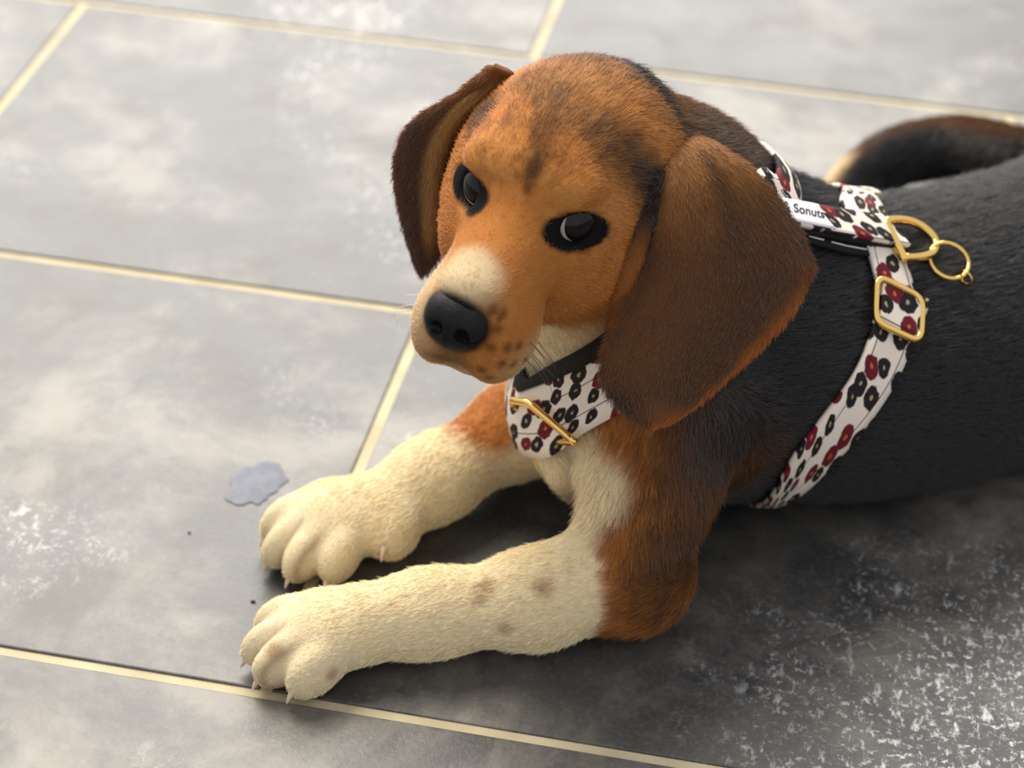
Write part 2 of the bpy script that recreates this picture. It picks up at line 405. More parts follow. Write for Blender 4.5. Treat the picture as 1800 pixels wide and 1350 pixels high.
# --- tail
tl = np.maximum(seg(TAIL[2][0], TAIL[3][0], .022, .022, .1), seg(TAIL[3][0], TAIL[5][0], .022, .022, .1)); t2 = seg(TAIL[5][0], TAIL[7][0], .022, .022, .1)
tail_low = np.maximum(tl, t2)*sstep(.25, .8, PN@unit([-.4, .55, .45]))
paint(tail_low*.9, rgb(120, 82, 50)[:3]); paint(t2*sstep(0, .6, -(PN@unit([.8, -.3, 0]))), CREAM); paint(blob(TAIL[7][0], .020, .3), WHITE); paint(np.maximum(blob(TAIL[6][0], .024, .3), .8*blob(TAIL[5][0], .022, .4))*sstep(.1, .6, PN@unit([-1, .15, .1])), WHITE)
setdir(np.maximum(tl, t2), unit([-.7, -.5, -.2]))
# --- head
hw = sstep(-7.5, -4.2, hx[:, 0])*(np.linalg.norm((hx-np.array([1.5, 0, -.3]))/np.array([9.5, 6.2, 6.3]), axis=1) < 1.08)
hx0, hy, hz = hx.T
paint(hw*sstep(-6, -3, hx0+jit*2), TAN)
def hblob(c, r, soft=.35, j=.25):
    return (1-sstep(1-soft, 1+soft, np.linalg.norm((hx-np.array(c))/np.array(r), axis=1)+jit*j))*(hw > .2)
paint(hblob((-3.0, 0, 4.5), (3.5, 3.4, 2.5), .6)*.35, BRIGHT)
paint(hblob((-6.0, 0, 2.0), (2.6, 5, 5), .5)*.8, DARK)
def mark(px, py, r, w, col, soft=.6, j=.5): paint(blob(B.hit(px, py), r, soft, j)*w*(hw > .2), col)
paint(seg(B.hit(985, 165), B.hit(936, 300), .0085, .0045, .6, .8)*.62*(hw > .2), DARK); paint(seg(B.hit(938, 290), B.hit(928, 335), .0035, .002, .6, .5)*.7*(hw > .2), DARK)
mark(1085, 262, .0150, .70, DARK); mark(1125, 300, .0120, .75, DARK); mark(1035, 215, .0100, .40, DARK); mark(1145, 325, .0115, .95, BLACK); mark(1135, 420, .009, .6, DARK)  # black spot at the near ear root paints its shaded hollow
paint(blob(hp(-4.2, .6, .9), .034, .4)*(1-hw*.0)*.85*(hx0 < -2.5), rgb(74, 56, 42)[:3]); paint(blob(B.hit(1220, 185), .030, .4), rgb(116, 82, 50)[:3]); paint(blob(B.hit(1285, 245), .022, .5), rgb(88, 66, 46)[:3]); mark(1195, 185, .026, .55, DARK); mark(1150, 140, .016, .35, DARK); mark(905, 215, .006, .35, DARK); mark(842, 205, .0085, .9, BLACK); mark(862, 185, .006, .6, DARK)  # black spot beside the far ear is the hollow's shade painted in
mark(1000, 140, .018, .32, DARK); mark(1060, 135, .018, .30, DARK); mark(940, 150, .012, .25, DARK)
for q_ in ((750, 622), (766, 625), (782, 629), (796, 642), (810, 654), (824, 665), (838, 673)): paint(blob(B.hit(*q_), .0024, .6, .2)*.75*(hw > .2), rgb(58, 40, 30)[:3])
mark(880, 270, .011, .5, BRIGHT); mark(820, 265, .007, .6, BRIGHT); mark(1040, 160, .014, .35, BRIGHT); mark(1080, 365, .012, .45, BRIGHT); mark(985, 340, .010, .4, BRIGHT); mark(1160, 215, .012, .5, BRIGHT)
sh_ = vnoise((hx*np.array([.35, 1, 1])), 3.2, 27)+.5*vnoise((hx*np.array([.35, 1, 1])), 8.0, 28)-.75
paint(hw*sstep(1.2, 3.5, hz)*sstep(-.1, .35, sh_)*.38, rgb(84, 54, 30)[:3]); paint(hw*sstep(-.05, .4, -sh_)*.25, BRIGHT)
for s_ in (1, -1): paint(hblob((5.8, s_*2.0, -3.9), (2.3, 1.7, 1.3), .6)*.6, CREAM)
paint(hblob((7.6, -.2, -.2), (1.75, 1.25, 1.1), .35, .4), CREAM)             # white on the bridge
paint(hblob((7.4, -1.9, -2.2), (2.0, 1.4, 2.0), .5)*.8, CREAM)
paint(hblob((8.4, 0, -3.6), (.9, .8, 1.0), .5)*.8, rgb(120, 92, 62)[:3])
paint(hblob((8.0, 0, -.75), (.9, 1.2, .6), .5)*.6, rgb(108, 100, 92)[:3])
paint(hblob((4, 0, -5.4), (5, 2.2, 1.1), .4)*.7, CREAM)
paint(hblob((-1.5, 1.5, -5.6), (3.0, 4.5, 1.8), .4), WHITE)                 # throat
for px, py, r in ((866, 545, .0022), (886, 550, .0018), (874, 578, .002), (862, 612, .0022), (892, 612, .0022), (912, 608, .002), (846, 650, .002), (882, 640, .002), (860, 664, .0018), (902, 640, .0018), (924, 632, .0016), (878, 560, .0016)):
    paint(blob(B.hit(px, py), r, .6, .3)*.75, rgb(92, 54, 24)[:3])
# hair on the head runs back from the nose
hd = np.stack([-np.ones(len(P)), hy*.10, -.25*np.ones(len(P))], 1)
hd[:, 2] = np.where(hx0 > 2, -.35*(hz < 0)+.25*(hz > .2), -.5*(np.abs(hy) > 2.5))
setdir(hw, unit(hd)@HR.T)
LEN = np.where(hw > .3, .0050-.0028*sstep(-1, 5, hx0), LEN)
LEN = LEN*(1-.50*np.maximum(white_leg, seg(E_F, W_F, .05, .06, .2)))
for b_, R_, cl in PAWS.values(): LEN = LEN*(1-.55*blob(b_+R_[:, 0]*.014, .034, .2, 0))
# bare skin round the eyes
for s_ in (1, -1):
    n_ = unit([.80, s_*.58, .12]); t_ = unit(np.cross([0, 0, 1.0], n_)); u_ = np.cross(n_, t_)
    d = hx-EYE[s_]; u = d@t_; v = d@u_; near = (np.linalg.norm(d, axis=1) < 2.0)
    u = u*s_; u, v = u*.995-v*.10, v*.995+u*.10
    e = np.maximum(np.sqrt((u/1.72)**2+((v+.16)/.95)**2), np.abs(v+.16)/np.maximum(.96*(1-(np.abs(u)/1.98)**2), .05))
    if s_ < 0: e = np.sqrt((u/1.85)**2+((v+.06)/.90)**2)
    w = (1-sstep(.90, 1.10, e+jit*.15))*near
    paint(w, SKIN); DEN *= 1-w
    LEN = np.where(near & (e < 1.5), np.minimum(LEN, .0035), LEN)
    GLOSS = np.maximum(GLOSS, w)
NOSE = np.array([8.7, -.16, -1.72])
w = 1-sstep(.9, 1.15, np.linalg.norm((hx-NOSE)/np.array([1.2, 1.5, 1.3]), axis=1)); paint(w, SKIN); DEN *= 1-w*.95
DIRW = unit(DIR-PN*np.sum(DIR*PN, 1, keepdims=True))
under = P[:, 2] < .004
DEN = DEN*(1-.8*under)


# ------------------------------------------------------------------ where the harness lies: no standing hair under it
def smooth_loop(p, it):
    for _ in range(it): p = .5*p+.25*(np.roll(p, 1, 0)+np.roll(p, -1, 0))
    return p
def wrap(pxL, pxR, c, rmax, wmax, n1=70, n2=60, half=.0101):
    """two edge lines of a strap: along the seen side of the body, then closed round its far side"""
    a = resample([B.hit(*q) for q in pxL], n1); b = resample([B.hit(*q) for q in pxR], n1); c = np.asarray(c, float)
    wv = a-b; wl = np.linalg.norm(wv, axis=1, keepdims=True); a = b+wv*np.minimum(1, wmax/wl)
    m0, m1 = .5*(a[0]+b[0]), .5*(a[-1]+b[-1]); ml = .5*(a+b); n = np.linalg.svd(ml-ml.mean(0))[2][2]; c = c-n*np.dot(c-ml.mean(0), n); e1 = unit(m1-c); e1 = unit(e1-n*np.dot(e1, n)); e2 = np.cross(n, e1)
    am = math.atan2((m0-c)@e2, (m0-c)@e1) % (2*math.pi); mid = .5*(a+b)[n1//2]; tm = math.atan2((mid-c)@e2, (mid-c)@e1) % (2*math.pi)
    ts = np.linspace(0, am, n2+2)[1:-1] if not (tm < am) else np.linspace(0, am-2*math.pi, n2+2)[1:-1]
    sg_ = 1 if np.dot(a[-1]-b[-1], n) > 0 else -1; rr = np.arange(.004, rmax, .0012); E = []
    for s_ in (sg_, -sg_):
        L_ = []
        for t in ts:
            d = e1*math.cos(t)+e2*math.sin(t); o = c+n*s_*half; v = B.val(o+rr[:, None]*d); k = int(np.argmax(v > 0)) if (v > 0).any() else len(rr)-1
            f = v[k-1]/(v[k-1]-v[k]+1e-9) if k else 0; L_.append(o+d*(rr[max(k-1, 0)]+.0012*np.clip(f, 0, 1)))
        E.append(np.array(L_))
    a, b = smooth_loop(np.concatenate([a, E[0]]), 5), smooth_loop(np.concatenate([b, E[1]]), 5)
    return a, b
GA_, GB_ = wrap([(1452, 352), (1482, 388), (1512, 428), (1524, 470), (1537, 520), (1528, 570), (1502, 640), (1448, 715), (1378, 795), (1290, 874), (1272, 892)], [(1518, 346), (1550, 390), (1574, 438), (1586, 478), (1602, 520), (1600, 590), (1572, 660), (1518, 738), (1450, 812), (1362, 876), (1340, 886)], (.215, .205, .075), .10, .046)
NA_, NB_ = wrap([(918, 694), (985, 652), (1055, 612), (1120, 565), (1190, 490), (1260, 405), (1315, 325), (1325, 285)], [(908, 768), (972, 800), (1066, 742), (1150, 690), (1235, 605), (1320, 505), (1380, 415), (1372, 345)], (.138, .160, .128), .048, .05)
for a_, b_, k_ in ((GA_, GB_, .25), (NA_, NB_, .25)):
    m_ = .5*(a_+b_); near_ = np.linalg.norm(P-m_.mean(0), axis=1) < .16; dd_ = np.full(len(P), 1.0); idx_ = np.where(near_)[0]
    for ch in np.array_split(idx_, 40): dd_[ch] = np.sqrt(((P[ch][:, None]-m_[None])**2).sum(-1)).min(1)
    DEN = DEN*(1-.92*(dd_ < .0112)); LEN = np.where(dd_ < .016, LEN*.6, LEN)

# ------------------------------------------------------------------ fur
def fur_material():
    m = NT('fur'); a = m.n('ShaderNodeAttribute', attribute_name='col'); h = m.n('ShaderNodeHairInfo')
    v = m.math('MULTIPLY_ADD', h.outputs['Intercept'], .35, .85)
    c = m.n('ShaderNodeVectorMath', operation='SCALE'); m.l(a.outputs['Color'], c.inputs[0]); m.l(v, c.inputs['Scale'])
    m.l(c.outputs[0], m.b.inputs['Base Color']); m.b.inputs['Roughness'].default_value = .42
    lum = m.n('ShaderNodeRGBToBW'); m.l(a.outputs['Color'], lum.inputs[0])          # black guard hair is the glossier coat
    m.l(m.math('MULTIPLY_ADD', m.ramp(lum.outputs[0], .02, .10), -.50, .75), m.b.inputs['Specular IOR Level'])
    return m.m
def skin_material():
    m = NT('skin'); a = m.n('ShaderNodeAttribute', attribute_name='col'); g = m.n('ShaderNodeAttribute', attribute_name='gloss')
    c = m.n('ShaderNodeVectorMath', operation='SCALE'); m.l(a.outputs['Color'], c.inputs[0]); c.inputs['Scale'].default_value = .75
    m.l(c.outputs[0], m.b.inputs['Base Color'])
    m.l(m.math('MULTIPLY_ADD', g.outputs['Fac'], -.1, .8), m.b.inputs['Roughness'])
    m.b.inputs['Specular IOR Level'].default_value = .12
    return m.m
FUR, SKINM = fur_material(), skin_material()
def add_fur(o, per_m2, P, Q, Nn, col, ln, den, d, name='fur', radius=.00009, lift=.24, rand=.11, seed=5):
    """short coat as one hair-curve object under the piece that wears it"""
    r = np.random.default_rng(seed)
    T = np.concatenate([Q[:, [0, 1, 2]], Q[:, [0, 2, 3]]])
    A = .5*np.linalg.norm(np.cross(P[T[:, 1]]-P[T[:, 0]], P[T[:, 2]]-P[T[:, 0]]), axis=1)*den[T].mean(1)
    n = int(A.sum()*per_m2); k = np.searchsorted(np.cumsum(A), r.random(n)*A.sum()); k = np.minimum(k, len(T)-1)
    u, v = r.random(n), r.random(n); f = u+v > 1; u[f], v[f] = 1-u[f], 1-v[f]; w = np.stack([1-u-v, u, v], 1)
    g = lambda X: np.einsum('nk,nk...->n...', w, X[T[k]])
    p, nn, dd, L, c = g(P), unit(g(Nn)), unit(g(d)), g(ln), g(col)
    L = L*(.65+.55*r.random(n)); j = r.normal(size=(n, 3))*rand; clump = np.stack([vnoise(p, 230, s_) for s_ in (5, 6, 7)], 1)-.5
    d0 = unit(dd+nn*lift+j+clump*.14); d1 = unit(dd+nn*(lift*.15)+j*1.6+clump*.30)
    c = c*(.70+.55*r.random(n))[:, None]
    t = np.linspace(0, 1, 4)[None, :, None]
    X = p[:, None]-nn[:, None]*.0003+L[:, None, None]*(t*d0[:, None]+t*t*.5*(d1-d0)[:, None])
    h = bpy.data.hair_curves.new(name); h.add_curves([4]*n)
    h.attributes['position'].data.foreach_set('vector', np.ascontiguousarray(X, np.float32).ravel())
    ra = h.attributes.new('radius', 'FLOAT', 'POINT'); ra.data.foreach_set('value', np.tile(np.array([1, .95, .75, .2])*radius, n).astype(np.float32))
    ca = h.attributes.new('col', 'FLOAT_COLOR', 'CURVE'); ca.data.foreach_set('color', np.concatenate([np.clip(c, 0, 1), np.ones((n, 1))], 1).astype(np.float32).ravel())
    h.materials.append(FUR); fo = bpy.data.objects.new(name, h); COL.objects.link(fo); fo.parent = o
    fo.matrix_parent_inverse = parent_world(o).inverted(); fo['kind'] = 'stuff'
    return n

puppy = empty('beagle_puppy', (.20, .20, 0), 'tricolour beagle puppy lying on the grey tiles with white forelegs stretched out', 'dog')
def body_mesh():
    me = mesh_quads('body', P, PQ)
    attr(me, 'col', 'FLOAT_COLOR', np.concatenate([C, np.ones((len(P), 1))], 1)); attr(me, 'flen', 'FLOAT', LEN); attr(me, 'fden', 'FLOAT', DEN)
    attr(me, 'fdir', 'FLOAT_VECTOR', DIRW); attr(me, 'gloss', 'FLOAT', GLOSS)
    return me

# ------------------------------------------------------------------ nose, eyes
def sub_field(c, half, h=.0007): return Field(np.array(c)-half, np.array(c)+half, h)
NB = sub_field(hp(8.6, 0, -1.75), .030)
NO = np.array([8.5, -.16, -1.68])
def nell(c, r, k, rot=None, op='add'): hell(NB, NO+np.array(c), r, k, rot, op)
nell((-.15, 0, .25), (1.05, 1.24, .92), .4)
nell((.15, 0, -.35), (.95, 1.15, 1.05), .5)
for s_ in (1, -1):
    nell((.0, s_*.78, -.05), (.95, .62, .92), .35)
    nell((.95, s_*.56, -.2), (.42, .28, .32), .2, rotz(s_*.5), 'sub')
    hcone(NB, NO+np.array((.75, s_*.68, -.38)), NO+np.array((.45, s_*1.5, -.6)), .16, .10, .2, 'sub')
hcone(NB, NO+np.array((1.15, 0, .1)), NO+np.array((.9, 0, -1.6)), .07, .10, .15, 'sub')
nv, nq = NB.surface()
def leather():
    m = NT('nose_leather'); g = m.n('ShaderNodeNewGeometry')
    v = m.n('ShaderNodeTexVoronoi', feature='DISTANCE_TO_EDGE'); m.l(g.outputs['Position'], v.inputs['Vector']); v.inputs['Scale'].default_value = 1100
    m.b.inputs['Base Color'].default_value = rgb(20, 19, 20); m.b.inputs['Roughness'].default_value = .5; m.b.inputs['Specular IOR Level'].default_value = .2
    m.bump(m.ramp(v.outputs['Distance'], 0, .25), .35, .0003); return m.m
nose = link('nose', mesh_quads('nose', nv, nq), leather(), puppy); nose['label'] = 'moist black nose'

def uv_ball(r, nu=32, nv_=20):
    V = [(r, 0, 0)]; Q = []
    for i in range(1, nv_+1):
        a = math.pi*i/(nv_+1)
        for j in range(nu): b = 2*math.pi*j/nu; V.append((r*math.cos(a), r*math.sin(a)*math.cos(b), r*math.sin(a)*math.sin(b)))
    V.append((-r, 0, 0)); Fc = []
    for j in range(nu): Fc.append((0, 1+j, 1+(j+1) % nu)); k = 1+(nv_-1)*nu; Fc.append((len(V)-1, k+(j+1) % nu, k+j))
    for i in range(nv_-1):
        for j in range(nu): a = 1+i*nu; Fc.append((a+j, a+nu+j, a+nu+(j+1) % nu, a+(j+1) % nu))
    return np.array(V), Fc
def eye_material():
    m = NT('eye'); tc = m.n('ShaderNodeTexCoord'); sx = m.n('ShaderNodeSeparateXYZ'); m.l(tc.outputs['Object'], sx.inputs[0])
    r = m.math('SQRT', m.math('ADD', m.math('POWER', sx.outputs[1], 2.0), m.math('POWER', sx.outputs[2], 2.0)))
    r = m.math('DIVIDE', r, EYE_R*HS)
    c = m.mix(m.ramp(r, .34, .40), (.003, .003, .004, 1), rgb(24, 16, 12))
    c = m.mix(m.ramp(r, .66, .74), c, (.006, .006, .008, 1))
    c = m.mix(m.ramp(r, .76, .80), c, rgb(214, 202, 198))
    c = m.mix(m.math('LESS_THAN', sx.outputs[0], 0.0), c, rgb(214, 202, 198))
    m.l(c, m.b.inputs['Base Color']); m.b.inputs['Roughness'].default_value = .06; m.b.inputs['Specular IOR Level'].default_value = .28
    return m.m
EM = eye_material()
for s_, gz in ((1, (.56, .80, .16)), (-1, (.84, -.30, .38))):
    V, Fc = uv_ball(EYE_R*HS); me = mesh_np('eye', V, Fc)
    e = link('eye', me, EM, puppy); g_ = Vector(HR@unit(gz)); c_ = EYE[s_]-unit(np.array([.80, s_*.5, .1]))*.72
    e.matrix_basis = Matrix.Translation(Vector(hp(*c_))) @ g_.to_track_quat('X', 'Z').to_matrix().to_4x4()
body = link('body', body_mesh(), SKINM, puppy)
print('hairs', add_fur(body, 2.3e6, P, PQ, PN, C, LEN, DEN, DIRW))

# ------------------------------------------------------------------ ears
def smooth_open(p, it=14):
    p = resample(p, 30)
    for _ in range(it): p[1:-1] = .5*p[1:-1]+.25*(p[2:]+p[:-2])
    return p
def smooth_grid(G, it):
    for _ in range(it):
        K = G.copy(); K[1:-1, 1:-1] = .25*(G[2:, 1:-1]+G[:-2, 1:-1]+G[1:-1, 2:]+G[1:-1, :-2]); K[0, 1:-1] = .5*K[0, 1:-1]+.25*(G[0, 2:]+G[0, :-2])
        K[-1, 1:-1] = .5*K[-1, 1:-1]+.25*(G[-1, 2:]+G[-1, :-2]); K[1:-1, 0] = .5*K[1:-1, 0]+.25*(G[2:, 0]+G[:-2, 0]); K[1:-1, -1] = .5*K[1:-1, -1]+.25*(G[2:, -1]+G[:-2, -1]); G = K
    return G
def flap(name, X, thick, colf, denf, lenf, seed, label):
    """a leathery flap: front grid X (rows from root to tip, columns from front edge to back edge), real thickness, fur on both faces"""
    n, m = X.shape[:2]
    du = np.gradient(X, axis=1); dv = np.gradient(X, axis=0); N_ = unit(np.cross(dv, du)); N_ = N_*np.sign(np.sum(N_*(CAM-X), -1, keepdims=True).mean())
    s_ = np.linspace(0, 1, n)[:, None]*np.ones((1, m)); t_ = np.ones((n, 1))*np.linspace(0, 1, m)[None]
    edge = np.minimum(np.minimum(t_, 1-t_)*m*.5, np.minimum(1-s_, 1)*n*.5); th = thick*np.sqrt(np.clip(edge/2.2, .06, 1))
    V = np.concatenate([(X+N_*th[..., None]*.5).reshape(-1, 3), (X-N_*th[..., None]*.5).reshape(-1, 3)]); o = n*m
    I = np.arange(o).reshape(n, m); q = np.stack([I[:-1, :-1], I[1:, :-1], I[1:, 1:], I[:-1, 1:]], -1).reshape(-1, 4)
    rim = np.concatenate([I[:, 0], I[-1, 1:], I[-2::-1, -1], I[0, -2:0:-1]]); r2 = np.roll(rim, -1)
    Qd = np.concatenate([q, q[:, ::-1]+o, np.stack([rim, rim+o, r2+o, r2], -1)])
    a, b, c = V[Qd[0, 0]], V[Qd[0, 1]], V[Qd[0, 2]]
    if np.dot(np.cross(b-a, c-a), N_[0, 0]) < 0: Qd = Qd[:, ::-1]
    Nv = np.concatenate([N_.reshape(-1, 3), -N_.reshape(-1, 3)])
    d_ = unit(dv).reshape(-1, 3); D = np.concatenate([d_, d_])
    st = np.stack([s_.ravel(), t_.ravel()], 1); st = np.concatenate([st, st]); back = np.r_[np.zeros(o), np.ones(o)]
    ed = np.concatenate([edge.ravel()]*2)
    col = colf(V, st[:, 0], st[:, 1], back, ed); den = denf(st[:, 0], st[:, 1], back); ln = lenf(st[:, 0], st[:, 1], ed)
    # hair at the rim lies outward over the edge
    out = unit(np.concatenate([(du*np.sign(t_-.5)[..., None]).reshape(-1, 3)]*2)); w = (np.clip(1-np.minimum(st[:, 1], 1-st[:, 1])*m/3, 0, 1)*.6)[:, None]
    D = unit(D+out*w)
    me = mesh_quads(name, V, Qd); attr(me, 'col', 'FLOAT_COLOR', np.concatenate([col, np.ones((len(V), 1))], 1)); attr(me, 'gloss', 'FLOAT', np.zeros(len(V)))
    e = link(name, me, SKINM, puppy); e['label'] = label
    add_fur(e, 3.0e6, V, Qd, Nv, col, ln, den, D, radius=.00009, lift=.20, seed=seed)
    return e
def mixc(c, w, k): return c*(1-np.clip(w, 0, 1)[:, None])+np.asarray(k)[None]*np.clip(w, 0, 1)[:, None]
# near ear (the dog's left): hangs over the side of the neck
fr = resample([(1172, 262), (1164, 300), (1158, 335), (1148, 375), (1140, 415), (1127, 464), (1108, 510), (1084, 552), (1068, 588), (1057, 629), (1058, 668), (1076, 702), (1102, 727), (1130, 740)], 56)
bk = resample([(1212, 236), (1262, 256), (1312, 289), (1351, 326), (1382, 370), (1411, 414), (1430, 469), (1400, 538), (1362, 584), (1321, 625), (1269, 671), (1229, 706), (1188, 732), (1158, 741)], 56)
m_ = 36; tt = np.linspace(0, 1, m_)
G = fr[:, None]*(1-tt)[None, :, None]+bk[:, None]*tt[None, :, None]
sg = np.linspace(0, 1, 56)[:, None]*np.ones((1, m_)); tg = np.ones((56, 1))*tt[None]
G[..., 1] += 10*np.sin(np.pi*tg)*sstep(.75, 1, sg)
dep = .941+.00011*(G[..., 0]-1200)+.00002*(G[..., 1]-500)
hit = np.array([[(B.hit(x, y)-CAM)@FW for x, y in row] for row in G])
dep = np.minimum(dep, hit-.0055)
root = 1-sstep(.0, .16, sg); dep = dep*(1-root)+(hit+.001+.006*(1-sstep(0, .06, sg)))*root
dep = smooth_grid(dep, 14); dep = np.minimum(dep, hit-.004*(1-root)+.008*root); dep = smooth_grid(dep, 5)
dep -= .0035*np.sin(np.pi*tg)*sstep(.1, .4, sg)
dep += .006*np.exp(-(tg/.10)**2)*sstep(.05, .2, sg)*(1-sstep(.45, .75, sg))
dep += .003*np.exp(-((1-tg)/.06)**2)
X = CAM+(FW+RT*((G[..., 0]-900)/F)[..., None]-UP*((G[..., 1]-675)/F)[..., None])*dep[..., None]
def near_ear_col(V, s, t, back, ed):
    px = proj(V); j = (vnoise(V, 130, 21)-.5); j2 = vnoise(V*np.array([1, 1, .35]), 420, 22)-.5
    c = np.tile(np.array(rgb(96, 62, 34)[:3]), (len(V), 1)); 
    c = mixc(c, (1-sstep(.08, .42, s+j*.12+.05*t))*.9, rgb(158, 110, 62)[:3])
    c = mixc(c, sstep(.02, .12, s)*(1-sstep(.25, .50, s+j*.1))*np.exp(-((t-.62+.3*(s-.2))/.10)**2)*.7, rgb(62, 38, 23)[:3])
    c = mixc(c, np.exp(-((t-.72)/.2)**2)*sstep(.25, .5, s)*.45, rgb(60, 40, 26)[:3])
    c = mixc(c, (.5+j2*1.6)*np.exp(-((t-.22)/.16)**2)*.5, rgb(118, 70, 36)[:3])
    c = mixc(c, (1-sstep(.03, .13, 1-t+j*.06))*sstep(.40, .58, s)*.95, rgb(176, 104, 48)[:3])  # tan rim, with its lit edge painted into the colour
    c = mixc(c, sstep(.86, .96, s+j*.05)*sstep(.25, .6, t)*.95, rgb(176, 104, 48)[:3])
    c = mixc(c, (1-sstep(.0, .05, t))*(1-sstep(.5, .8, s))*.8, rgb(140, 82, 40)[:3])
    c = mixc(c, np.exp(-((s-.88)/.06)**2-((t-.12)/.2)**2)*.7, rgb(40, 27, 20)[:3])
    return c
flap('ear', X, .0048, near_ear_col, lambda s, t, b: 1-.6*b, lambda s, t, e: .0040+.0005*np.clip(1-e/3, 0, 1), 31, 'dark brown ear, tan along its lower rim, hanging over the neck')
# fold of the near ear's front edge, lying against the cheek
fe = resample([(1160, 300), (1150, 350), (1141, 400), (1128, 455), (1108, 505), (1086, 550), (1074, 575)], 30); wd = np.array([2, 10, 20, 25, 24, 20, 8.0]); wd = np.interp(np.linspace(0, 6, 30), np.arange(7), wd)
tt2 = np.linspace(0, 1, 9); G2 = np.stack([fe[:, None, 0]+(8-tt2[None]*(wd[:, None]+8)), fe[:, None, 1]*np.ones((1, 9))+2*tt2[None]], -1)
h2 = np.array([[(B.hit(x, y)-CAM)@FW for x, y in row] for row in G2])
d2 = smooth_grid(h2-.0035+.003*np.abs(tt2[None]-.4), 6)
X2 = CAM+(FW+RT*((G2[..., 0]-900)/F)[..., None]-UP*((G2[..., 1]-675)/F)[..., None])*d2[..., None]
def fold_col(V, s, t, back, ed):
    c = np.tile(np.array(rgb(150, 92, 44)[:3]), (len(V), 1)); c = mixc(c, 1-sstep(.22, .6, s), rgb(34, 25, 20)[:3]); return mixc(c, 1-sstep(.0, .35, t), rgb(52, 33, 22)[:3])  # dark hollow and crease of the fold painted into its colour
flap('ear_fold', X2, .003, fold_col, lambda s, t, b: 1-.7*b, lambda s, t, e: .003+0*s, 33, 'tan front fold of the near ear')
# far ear (the dog's right)
ou = resample([(862, 114), (843, 132), (800, 166), (750, 193), (720, 217), (702, 247), (694, 278), (693, 313), (700, 360), (710, 401), (725, 446), (736, 478)], 50)
inn = resample([(905, 130), (872, 160), (840, 195), (822, 235), (812, 280), (806, 320), (800, 370), (792, 410), (780, 440), (765, 466), (746, 482)], 50)
m3 = 26; t3 = np.linspace(0, 1, m3); G3 = inn[:, None]*(1-t3)[None, :, None]+ou[:, None]*t3[None, :, None]
s3 = np.linspace(0, 1, 50)[:, None]*np.ones((1, m3)); tg3 = np.ones((50, 1))*t3[None]
d3 = .9560+.000135*(G3[..., 1]-165)+.00016*(800-G3[..., 0])
d3 += .010*(1-sstep(0, .10, s3))*(1-.6*tg3)+.004*np.cos(tg3*np.pi*1.2)-.006*np.exp(-((tg3-.40)/.13)**2)*sstep(.05, .2, s3)*(1-sstep(.7, .95, s3))
X3 = CAM+(FW+RT*((G3[..., 0]-900)/F)[..., None]-UP*((G3[..., 1]-675)/F)[..., None])*d3[..., None]
def far_ear_col(V, s, t, back, ed):
    j = vnoise(V, 130, 25)-.5; c = np.tile(np.array(rgb(78, 47, 31)[:3]), (len(V), 1))
    c = mixc(c, (1-sstep(.12, .42, s+j*.1))*.8, rgb(128, 82, 44)[:3])
    c = mixc(c, np.exp(-((t-.40)/.10)**2)*sstep(.02, .12, s)*(1-sstep(.75, .95, s))*.95, rgb(160, 118, 70)[:3])  # tan rolled front edge, painted lighter as if lit
    c = mixc(c, (1-sstep(.05, .2, t))*.9, rgb(96, 44, 20)[:3])  # reddish strip beside the face: shade put into the colour
    c = mixc(c, (1-sstep(.01, .06, 1-t))*.8, rgb(150, 86, 44)[:3]); return c  # rim light painted along the outer edge
flap('ear', X3, .0046, far_ear_col, lambda s, t, b: 1-.6*b, lambda s, t, e: .0038+0*s, 35, 'dark brown far ear with a paler front edge')

# ------------------------------------------------------------------ claws
def claw_mesh():
    V = []; Fc = []; n = 8; R_ = 7
    for i in range(R_):
        u = i/(R_-1); r = .0021*(1-u)**.7+.00012; cx = .0068*u; cz = -.0022*u*u
        for k in range(n): a = 2*math.pi*k/n; V.append((cx, r*.75*math.cos(a), cz+r*math.sin(a)))
    for i in range(R_-1):
        for k in range(n): Fc.append((i*n+k, (i+1)*n+k, (i+1)*n+(k+1) % n, i*n+(k+1) % n))
    Fc.append(tuple(range((R_-1)*n, R_*n))); Fc.append(tuple(range(n-1, -1, -1)))
    me = mesh_np('claw', V, Fc); me.materials.append(simple('claw_horn', rgb(226, 196, 172), .35).m); return me
cm = claw_mesh()
def claw(p, d):
    o = link('claw', cm, None, puppy); o.matrix_basis = Matrix.Translation(Vector(p)) @ Vector(d).to_track_quat('X', 'Z').to_matrix().to_4x4(); return o
for key, (b_, R_, cl) in PAWS.items():
    for p, d in cl: claw(p, d)
dw = B.hit(676, 955); claw(dw+np.array([0, 0, -.002]), unit([-.1, -.75, -.5]))

